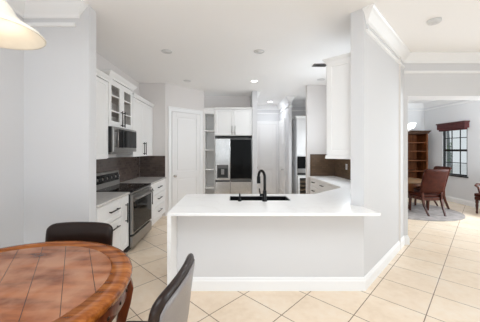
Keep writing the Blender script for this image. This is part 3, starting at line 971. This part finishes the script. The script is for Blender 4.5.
can(-1.03, 4.0, False, 'unlit recessed ceiling light nearest the glass-door cabinet')
can(0.43, 4.0, False, 'unlit recessed ceiling light above the peninsula sink')
can(-1.01, 5.7, False, 'unlit recessed ceiling light nearest the pantry door')
can(0.50, 5.7, True, 'lit recessed ceiling light in front of the refrigerator', watts=W_FRIDGE_CAN)
can(1.97, 5.6, False, 'unlit recessed ceiling light nearest the far right drawers')
can(1.22, 8.15, True, 'lit recessed ceiling light in the hall', 0.085, watts=W_HALL_CAN)

vt = thing('ceiling_vent', 'dark grey ceiling vent near the right wall cabinet', 'vent', (1.61, 4.64, H))
MB().box(-0.125, 0.125, -0.075, -0.06, -0.012, -0.001).box(-0.125, 0.125, 0.06, 0.075, -0.012, -0.001).box(-0.125, -0.11, -0.06, 0.06, -0.012, -0.001).box(0.11, 0.125, -0.06, 0.06, -0.012, -0.001).build('frame', M['vent'], vt)
for i in range(5):
    s = MB().box(-0.109, 0.109, -0.010, 0.010, -0.001, 0.001).build('slat', M['vent'], vt, loc=(0, -0.048 + i * 0.024, -0.010))
    s.rotation_euler.x = math.radians(35)
MB().box(-0.109, 0.109, -0.059, 0.059, -0.0025, -0.001).build('backing', M['dark'], vt)
sm = thing('smoke_detector', 'round white smoke detector on the ceiling before the dining opening', 'smoke detector', (2.43, 3.04, H))
MB().lathe([(0, -0.001), (0.072, -0.001), (0.072, -0.022), (0.060, -0.036), (0, -0.038)], 32).build('body', M['plastic'], sm, bevel=0.002)
MB().lathe([(0, -0.0385), (0.030, -0.0385), (0.026, -0.046), (0, -0.047)], 24).build('sensor_cap', M['plastic'], sm)


# ------------------------------------------------------------------ pendant lamp over the table
TC = (-1.36, 1.42)
pn = thing('pendant_lamp', 'cream glass dome pendant lamp hanging over the round table', 'pendant lamp', (TC[0], TC[1], 2.20))
outer = [(0.255, 0.0), (0.258, 0.006), (0.235, 0.030), (0.195, 0.055), (0.155, 0.080), (0.12, 0.115), (0.10, 0.155), (0.075, 0.19), (0.04, 0.205)]
inner = [(0.035, 0.199), (0.07, 0.183), (0.093, 0.150), (0.113, 0.110), (0.148, 0.074), (0.19, 0.049), (0.229, 0.024), (0.248, 0.004)]
MB().lathe(outer + inner, 48, closed=True).build('lamp_shade', M['shade'], pn, smooth=True)
MB().lathe([(0, 0.190), (0.05, 0.2055), (0.045, 0.225), (0.02, 0.245), (0, 0.25)], 24).build('cap', M['pull'], pn, smooth=True)
MB().cyl((0, 0, 0.245), (0, 0, 0.885), 0.007, seg=10).build('stem', M['pull'], pn)
MB().lathe([(0, 0.8985), (0.065, 0.8985), (0.06, 0.885), (0.03, 0.870), (0, 0.868)], 24).build('ceiling_canopy', M['pull'], pn, smooth=True)
MB().cyl((0, 0, 0.195), (0, 0, 0.12), 0.018, seg=14).build('socket', M['plastic'], pn)
MB().lathe([(0, 0.045), (0.022, 0.052), (0.03, 0.075), (0.025, 0.1), (0.014, 0.119), (0, 0.1195)], 20).build('bulb', M['bulb'], pn, smooth=True)
pl = bpy.data.lights.new('pendant_bulb_light', 'POINT')
pl.energy = W_PENDANT
pl.color = (1, 0.86, 0.66)
pl.shadow_soft_size = 0.04
po = bpy.data.objects.new('pendant_bulb_light', pl)
COL.objects.link(po)
po.parent = pn
po.location = (0, 0, 0.02)

# ------------------------------------------------------------------ round table in the foreground
tb = thing('round_table', 'round reddish wooden table with plank inlay top in the foreground', 'table', (TC[0], TC[1], 0))
RT = 0.742
MB().lathe([(0.622, 0.770), (0.72, 0.773), (0.738, 0.765), (RT + 0.004, 0.748), (0.740, 0.722), (0.715, 0.708), (0.622, 0.708)], 96, closed=True).build('top_rim', M['rim_wood'], tb, smooth=True)
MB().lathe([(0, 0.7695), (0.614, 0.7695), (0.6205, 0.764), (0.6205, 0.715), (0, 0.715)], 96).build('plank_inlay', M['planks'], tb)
ap = MB().lathe([(0.705, 0.707), (0.717, 0.70), (0.715, 0.615), (0.707, 0.605), (0.675, 0.605), (0.675, 0.707)], 96, closed=True).build('apron', M['leg_wood'], tb, smooth=True)
for i in range(34):
    a = 2 * PI * (i + 0.3) / 34
    k = MB().lathe([(0, 0.008), (0.007, 0.006), (0.011, 0.0), (0, -0.002)], 12).build('nailhead', M['nail'], ap, smooth=True, loc=(0.716 * math.cos(a), 0.716 * math.sin(a), 0.655))
    k.rotation_euler = (0, PI / 2, a)
for k in range(3):
    a = math.radians(23 + 120 * k)
    l = MB()
    prof = [(0.690, 0.706, 0.075), (0.712, 0.62, 0.080), (0.700, 0.52, 0.070), (0.670, 0.38, 0.058), (0.635, 0.24, 0.050), (0.625, 0.12, 0.046), (0.65, 0.05, 0.050), (0.69, 0.012, 0.052), (0.695, 0.0, 0.050)]
    l.bars([(r, 0, z) for r, z, s in prof][::-1], [(s, s) for r, z, s in prof][::-1])
    l.build('leg', M['leg_wood'], tb, bevel=0.008, rotz=a, smooth=False)


# ------------------------------------------------------------------ leather chairs at the round table
def curved_panel(w, z0, z1, t, lean, curve, y0, corner=0.06, nx=16, nz=10, crown=0.02, off=0.0):
    """upholstered panel: x across, z up; leans back (+y), curves round the sitter"""
    b = MB()
    grid = {}
    for side in (0, 1):
        for i in range(nx + 1):
            u = -1 + 2 * i / nx
            for j in range(nz + 1):
                v = j / nz
                x = u * w / 2
                top = z1 + crown * (1 - u * u) - corner * max(0, (abs(u) - 0.78) / 0.22) ** 2.2 - (crown)
                z = z0 + (top - z0) * v
                hh = (z - z0) / (z1 - z0)
                y = y0 + lean * hh + lean * 0.5 * max(0, hh - 0.8) - curve * u * u
                edge = min(1.0, (1 - abs(u)) * w / 2 / 0.03, (top - z) / 0.03 + 0.0, (z - z0) / 0.03)
                puff = t / 2 * (0.55 + 0.45 * math.sqrt(max(0, min(1, edge))))
                grid[(side, i, j)] = b.bm.verts.new((x, y + (puff if side else -puff) + off, z))
    for i in range(nx):
        for j in range(nz):
            for side in (0, 1):
                q = [grid[(side, i, j)], grid[(side, i + 1, j)], grid[(side, i + 1, j + 1)], grid[(side, i, j + 1)]]
                b.bm.faces.new(q if side == 0 else q[::-1])
    for i in range(nx):
        for j in (0, nz):
            b.bm.faces.new((grid[(0, i, j)], grid[(0, i + 1, j)], grid[(1, i + 1, j)], grid[(1, i, j)]))
    for j in range(nz):
        for i in (0, nx):
            b.bm.faces.new((grid[(0, i, j)], grid[(0, i, j + 1)], grid[(1, i, j + 1)], grid[(1, i, j)]))
    return b


def leather_chair(label, loc, rotz, group):
    """faces local -y; origin at the floor under the back"""
    t = thing('dining_chair', label, 'chair', loc, rotz, group)
    curved_panel(0.605, 0.40, 0.882, 0.062, 0.055, 0.030, 0.0, corner=0.035, crown=0.012).build('backrest', M['leather'], t, smooth=True, subsurf=1)
    curved_panel(0.555, 0.43, 0.845, 0.012, 0.050, 0.026, 0.031, corner=0.03, crown=0.012).build('outer_back', M['leather_back'], t, smooth=True)
    s = MB().prism([(-0.205, -0.03), (0.205, -0.03), (0.165, -0.37), (-0.165, -0.37)], 0.39, 0.46)
    s.build('seat', M['leather'], t, bevel=0.025, seg=4, smooth=True)
    MB().prism([(-0.195, 0.0), (0.195, 0.0), (0.155, -0.36), (-0.155, -0.36)], 0.33, 0.389).build('seat_rail', M['dark_wood'], t, bevel=0.004)
    for sx in (-1, 1):
        MB().bars([(sx * 0.135, -0.34, 0.0), (sx * 0.135, -0.335, 0.20), (sx * 0.132, -0.33, 0.329)], [(0.030, 0.030), (0.036, 0.036), (0.044, 0.044)]).build('leg', M['dark_wood'], t, bevel=0.004)
        MB().bars([(sx * 0.185, 0.085, 0.0), (sx * 0.180, 0.035, 0.20), (sx * 0.172, -0.02, 0.329)], [(0.030, 0.032), (0.036, 0.038), (0.042, 0.046)]).build('leg', M['dark_wood'], t, bevel=0.004)
    return t


leather_chair('dark leather chair behind the round table, against the white stub wall', (-1.377, 2.27, 0), 0, 'leather chairs at the round table')
leather_chair('dark leather chair seen side-on between the round table and peninsula', (-0.335, 1.41, 0), math.radians(-97), 'leather chairs at the round table')


# ------------------------------------------------------------------ dining room
rug = MB().lathe([(0, 0.001), (1.10, 0.001), (1.10, 0.010), (1.08, 0.014), (0, 0.014)], 72).build('rug', M['rug'], loc=(4.55, 6.55, 0))
tag(rug, 'round grey rug under the dining table', 'rug')
RZ = 0.016
dt = thing('dining_table', 'round brown dining table with pale top on the grey rug', 'table', (4.46, 6.86, RZ))
MB().lathe([(0, 0.735), (0.70, 0.735), (0.715, 0.722), (0.70, 0.70), (0, 0.70)], 64).build('tabletop', M['table_tan'], dt)
MB().lathe([(0.60, 0.699), (0.62, 0.699), (0.62, 0.63), (0.60, 0.63)], 48, closed=True).build('apron', M['case_wood'], dt)
MB().lathe([(0, 0.0), (0.33, 0.0), (0.33, 0.05), (0.22, 0.09), (0.11, 0.16), (0.09, 0.30), (0.13, 0.45), (0.10, 0.58), (0.22, 0.695), (0, 0.699)], 40).build('pedestal', M['dark_wood'], dt, smooth=True)


def side_chair(label, loc, rotz, group):
    """high leather backed chair facing local -y, origin under the back"""
    t = thing('dining_chair', label, 'chair', loc, rotz, group)
    curved_panel(0.55, 0.50, 1.085, 0.055, 0.16, 0.03, -0.02, corner=0.02, crown=0.0).build('backrest', M['red_leather'], t, smooth=True)
    MB().prism([(-0.24, -0.05), (0.24, -0.05), (0.26, -0.47), (-0.26, -0.47)], 0.40, 0.475).build('seat', M['red_leather'], t, bevel=0.02, seg=3, smooth=True)
    MB().prism([(-0.23, -0.02), (0.23, -0.02), (0.25, -0.46), (-0.25, -0.46)], 0.33, 0.398).build('seat_rail', M['dark_wood'], t, bevel=0.004)
    for sx in (-1, 1):
        MB().bars([(sx * 0.19, 0.13, 0), (sx * 0.20, 0.09, 0.08), (sx * 0.215, 0.02, 0.22), (sx * 0.218, -0.02, 0.36), (sx * 0.220, -0.022, 0.52)],
                  [(0.036, 0.036), (0.036, 0.040), (0.042, 0.048), (0.046, 0.052), (0.042, 0.04)]).build('leg', M['dark_wood'], t, bevel=0.005)
        MB().bars([(sx * 0.225, -0.435, 0), (sx * 0.225, -0.43, 0.2), (sx * 0.222, -0.425, 0.329)], [(0.034, 0.034), (0.042, 0.042), (0.055, 0.055)]).build('leg', M['dark_wood'], t, bevel=0.005)
    return t


GD = 'red-brown leather chairs in the dining room'
side_chair('red-brown leather chair with its back turned, nearest on the grey rug', (4.72, 5.95, RZ), PI, GD)
side_chair('red-brown leather chair behind the nearest one, below the window', (5.47, 6.72, RZ), -PI / 2 - 0.05, GD)


def arm_chair(loc, rotz):
    t = thing('armchair', 'dark wood armchair with leather seat at the right edge, cut by the frame', 'armchair', loc, rotz)
    curved_panel(0.54, 0.52, 1.02, 0.055, 0.09, 0.02, 0.0, corner=0.02, crown=0.0).build('backrest', M['red_leather'], t, smooth=True)
    MB().prism([(-0.26, -0.03), (0.26, -0.03), (0.28, -0.50), (-0.28, -0.50)], 0.41, 0.49).build('seat', M['red_leather'], t, bevel=0.025, seg=3, smooth=True)
    MB().prism([(-0.25, -0.0), (0.25, -0.0), (0.27, -0.49), (-0.27, -0.49)], 0.33, 0.408).build('seat_rail', M['dark_wood'], t, bevel=0.006)
    for sx in (-1, 1):
        MB().bars([(sx * 0.23, 0.09, 0), (sx * 0.235, 0.02, 0.2), (sx * 0.235, -0.03, 0.329)], [(0.036, 0.036), (0.042, 0.046), (0.048, 0.055)]).build('leg', M['dark_wood'], t, bevel=0.005)
        MB().lathe([(0, 0), (0.020, 0), (0.024, 0.04), (0.018, 0.06), (0.030, 0.20), (0.024, 0.24), (0.033, 0.26), (0.030, 0.329), (0, 0.329)], 16, (sx * 0.24, -0.455)).build('leg', M['dark_wood'], t, smooth=True)
        MB().tube([(sx * 0.285, -0.33, 0.40), (sx * 0.30, -0.34, 0.52), (sx * 0.30, -0.37, 0.62), (sx * 0.30, -0.44, 0.675), (sx * 0.30, -0.40, 0.70), (sx * 0.295, -0.25, 0.685), (sx * 0.285, -0.08, 0.70), (sx * 0.265, 0.04, 0.74)],
                  [0.020, 0.020, 0.021, 0.024, 0.028, 0.025, 0.022, 0.02], 12).build('arm', M['dark_wood'], t, smooth=True)
    return t


arm_chair((6.40, 5.90, 0.001), -PI / 2)


def bookcase():
    x0, x1, y0, d, h = 4.95, 6.30, 8.13, 0.43, 2.16
    w = x1 - x0
    t = thing('bookcase', 'tall brown wooden bookcase with open shelves in the dining room corner', 'bookcase', (x0, y0, 0))
    MB().box(0, 0.05, 0, d, 0.10, h - 0.10).box(w - 0.05, w, 0, d, 0.10, h - 0.10).box(0.05, w - 0.05, d - 0.02, d, 0.10, h - 0.10).box(w / 2 - 0.02, w / 2 + 0.02, 0.01, d - 0.02, 0.1, h - 0.1).build('carcass', M['case_wood'], t)
    MB().box(-0.02, w + 0.02, -0.02, d, 0, 0.10).build('plinth', M['case_dark'], t, bevel=0.01)
    MB().sweep([(0, h - 0.10), (0.012, h - 0.10), (0.03, h - 0.05), (0.06, h - 0.015), (0.065, h), (0, h)], [(0.0, d), (0.0, 0.0), (w, 0.0), (w, d)]).box(0, w, 0.0, d, h - 0.099, h - 0.06).build('cornice', M['case_dark'], t)
    for z in (0.115, 0.50, 0.86, 1.20, 1.50, 1.78):
        for a, b_ in ((0.051, w / 2 - 0.021), (w / 2 + 0.021, w - 0.051)):
            MB().box(a, b_, 0.01, d - 0.021, z - 0.014, z + 0.014).build('shelf', M['case_wood'], t)
    return t


bookcase()

vl = thing('window_valance', 'burgundy valance box over the dining room window', 'valance', (WX, (WY0 + WY1) / 2, 2.16))
MB().box(-0.13, -0.001, -hw - 0.06, hw + 0.06, 0.0, 0.15).build('board', M['valance'], vl, bevel=0.006)
MB().box(-0.15, -0.001, -hw - 0.08, hw + 0.08, 0.151, 0.19).build('top_ledge', M['valance'], vl, bevel=0.006)
MB().box(-0.11, -0.02, -hw - 0.02, hw + 0.02, -0.05, -0.001).build('rolled_blind', M['valance'], vl, bevel=0.01)

ch = thing('chandelier', 'white glass chandelier with lit bell shades over the dining table', 'chandelier', (4.46, 6.86, 2.0))
MB().lathe([(0, 1.099), (0.07, 1.099), (0.06, 1.07), (0.01, 1.05), (0.008, 0.32), (0.03, 0.28), (0.05, 0.2), (0.03, 0.10), (0.012, 0.05), (0.02, 0.0), (0, -0.02)], 20).build('stem', M['plastic'], ch, smooth=True)
for k in range(6):
    a = 2 * PI * k / 6 + 0.1
    c_, s_ = math.cos(a), math.sin(a)
    arm = MB().tube([(0.03 * c_, 0.03 * s_, 0.12), (0.16 * c_, 0.16 * s_, 0.03), (0.30 * c_, 0.30 * s_, 0.04), (0.37 * c_, 0.37 * s_, 0.10)], 0.008, 8).build('arm', M['plastic'], ch, smooth=True)
    MB().lathe([(0.02, 0.10), (0.04, 0.115), (0.055, 0.15), (0.065, 0.20), (0.085, 0.235), (0.08, 0.237), (0.058, 0.202), (0.048, 0.155), (0.02, 0.112)], 20, (0.37 * c_, 0.37 * s_), True).build('glass_shade', M['lit_glass'], arm, smooth=True)

# tree outside the dining window
tr = thing('tree', 'slim green tree outside the dining room window', 'tree', (9.4, 11.0, -0.12))
MB().tube([(0, 0, 0), (0.03, 0, 1.2), (-0.02, 0.02, 2.4), (0, 0, 3.6)], [0.09, 0.08, 0.07, 0.05], 10).build('trunk', M['bark'], tr, smooth=True)
lf = MB()
for i in range(420):
    z = random.uniform(0.3, 2.1)
    r = random.uniform(0.02, 0.13)
    a = random.uniform(0, 2 * PI)
    c0 = Vector((r * math.cos(a), r * math.sin(a), z))
    u = Vector((random.uniform(-1, 1), random.uniform(-1, 1), random.uniform(-1, 1))).normalized()
    v = u.orthogonal().normalized()
    s = random.uniform(0.03, 0.06)
    lf.bm.faces.new([lf.bm.verts.new(c0 + u * s), lf.bm.verts.new(c0 + v * s * 0.4), lf.bm.verts.new(c0 - u * s), lf.bm.verts.new(c0 - v * s * 0.4)])
lf.build('foliage', M['leaf'], tr)
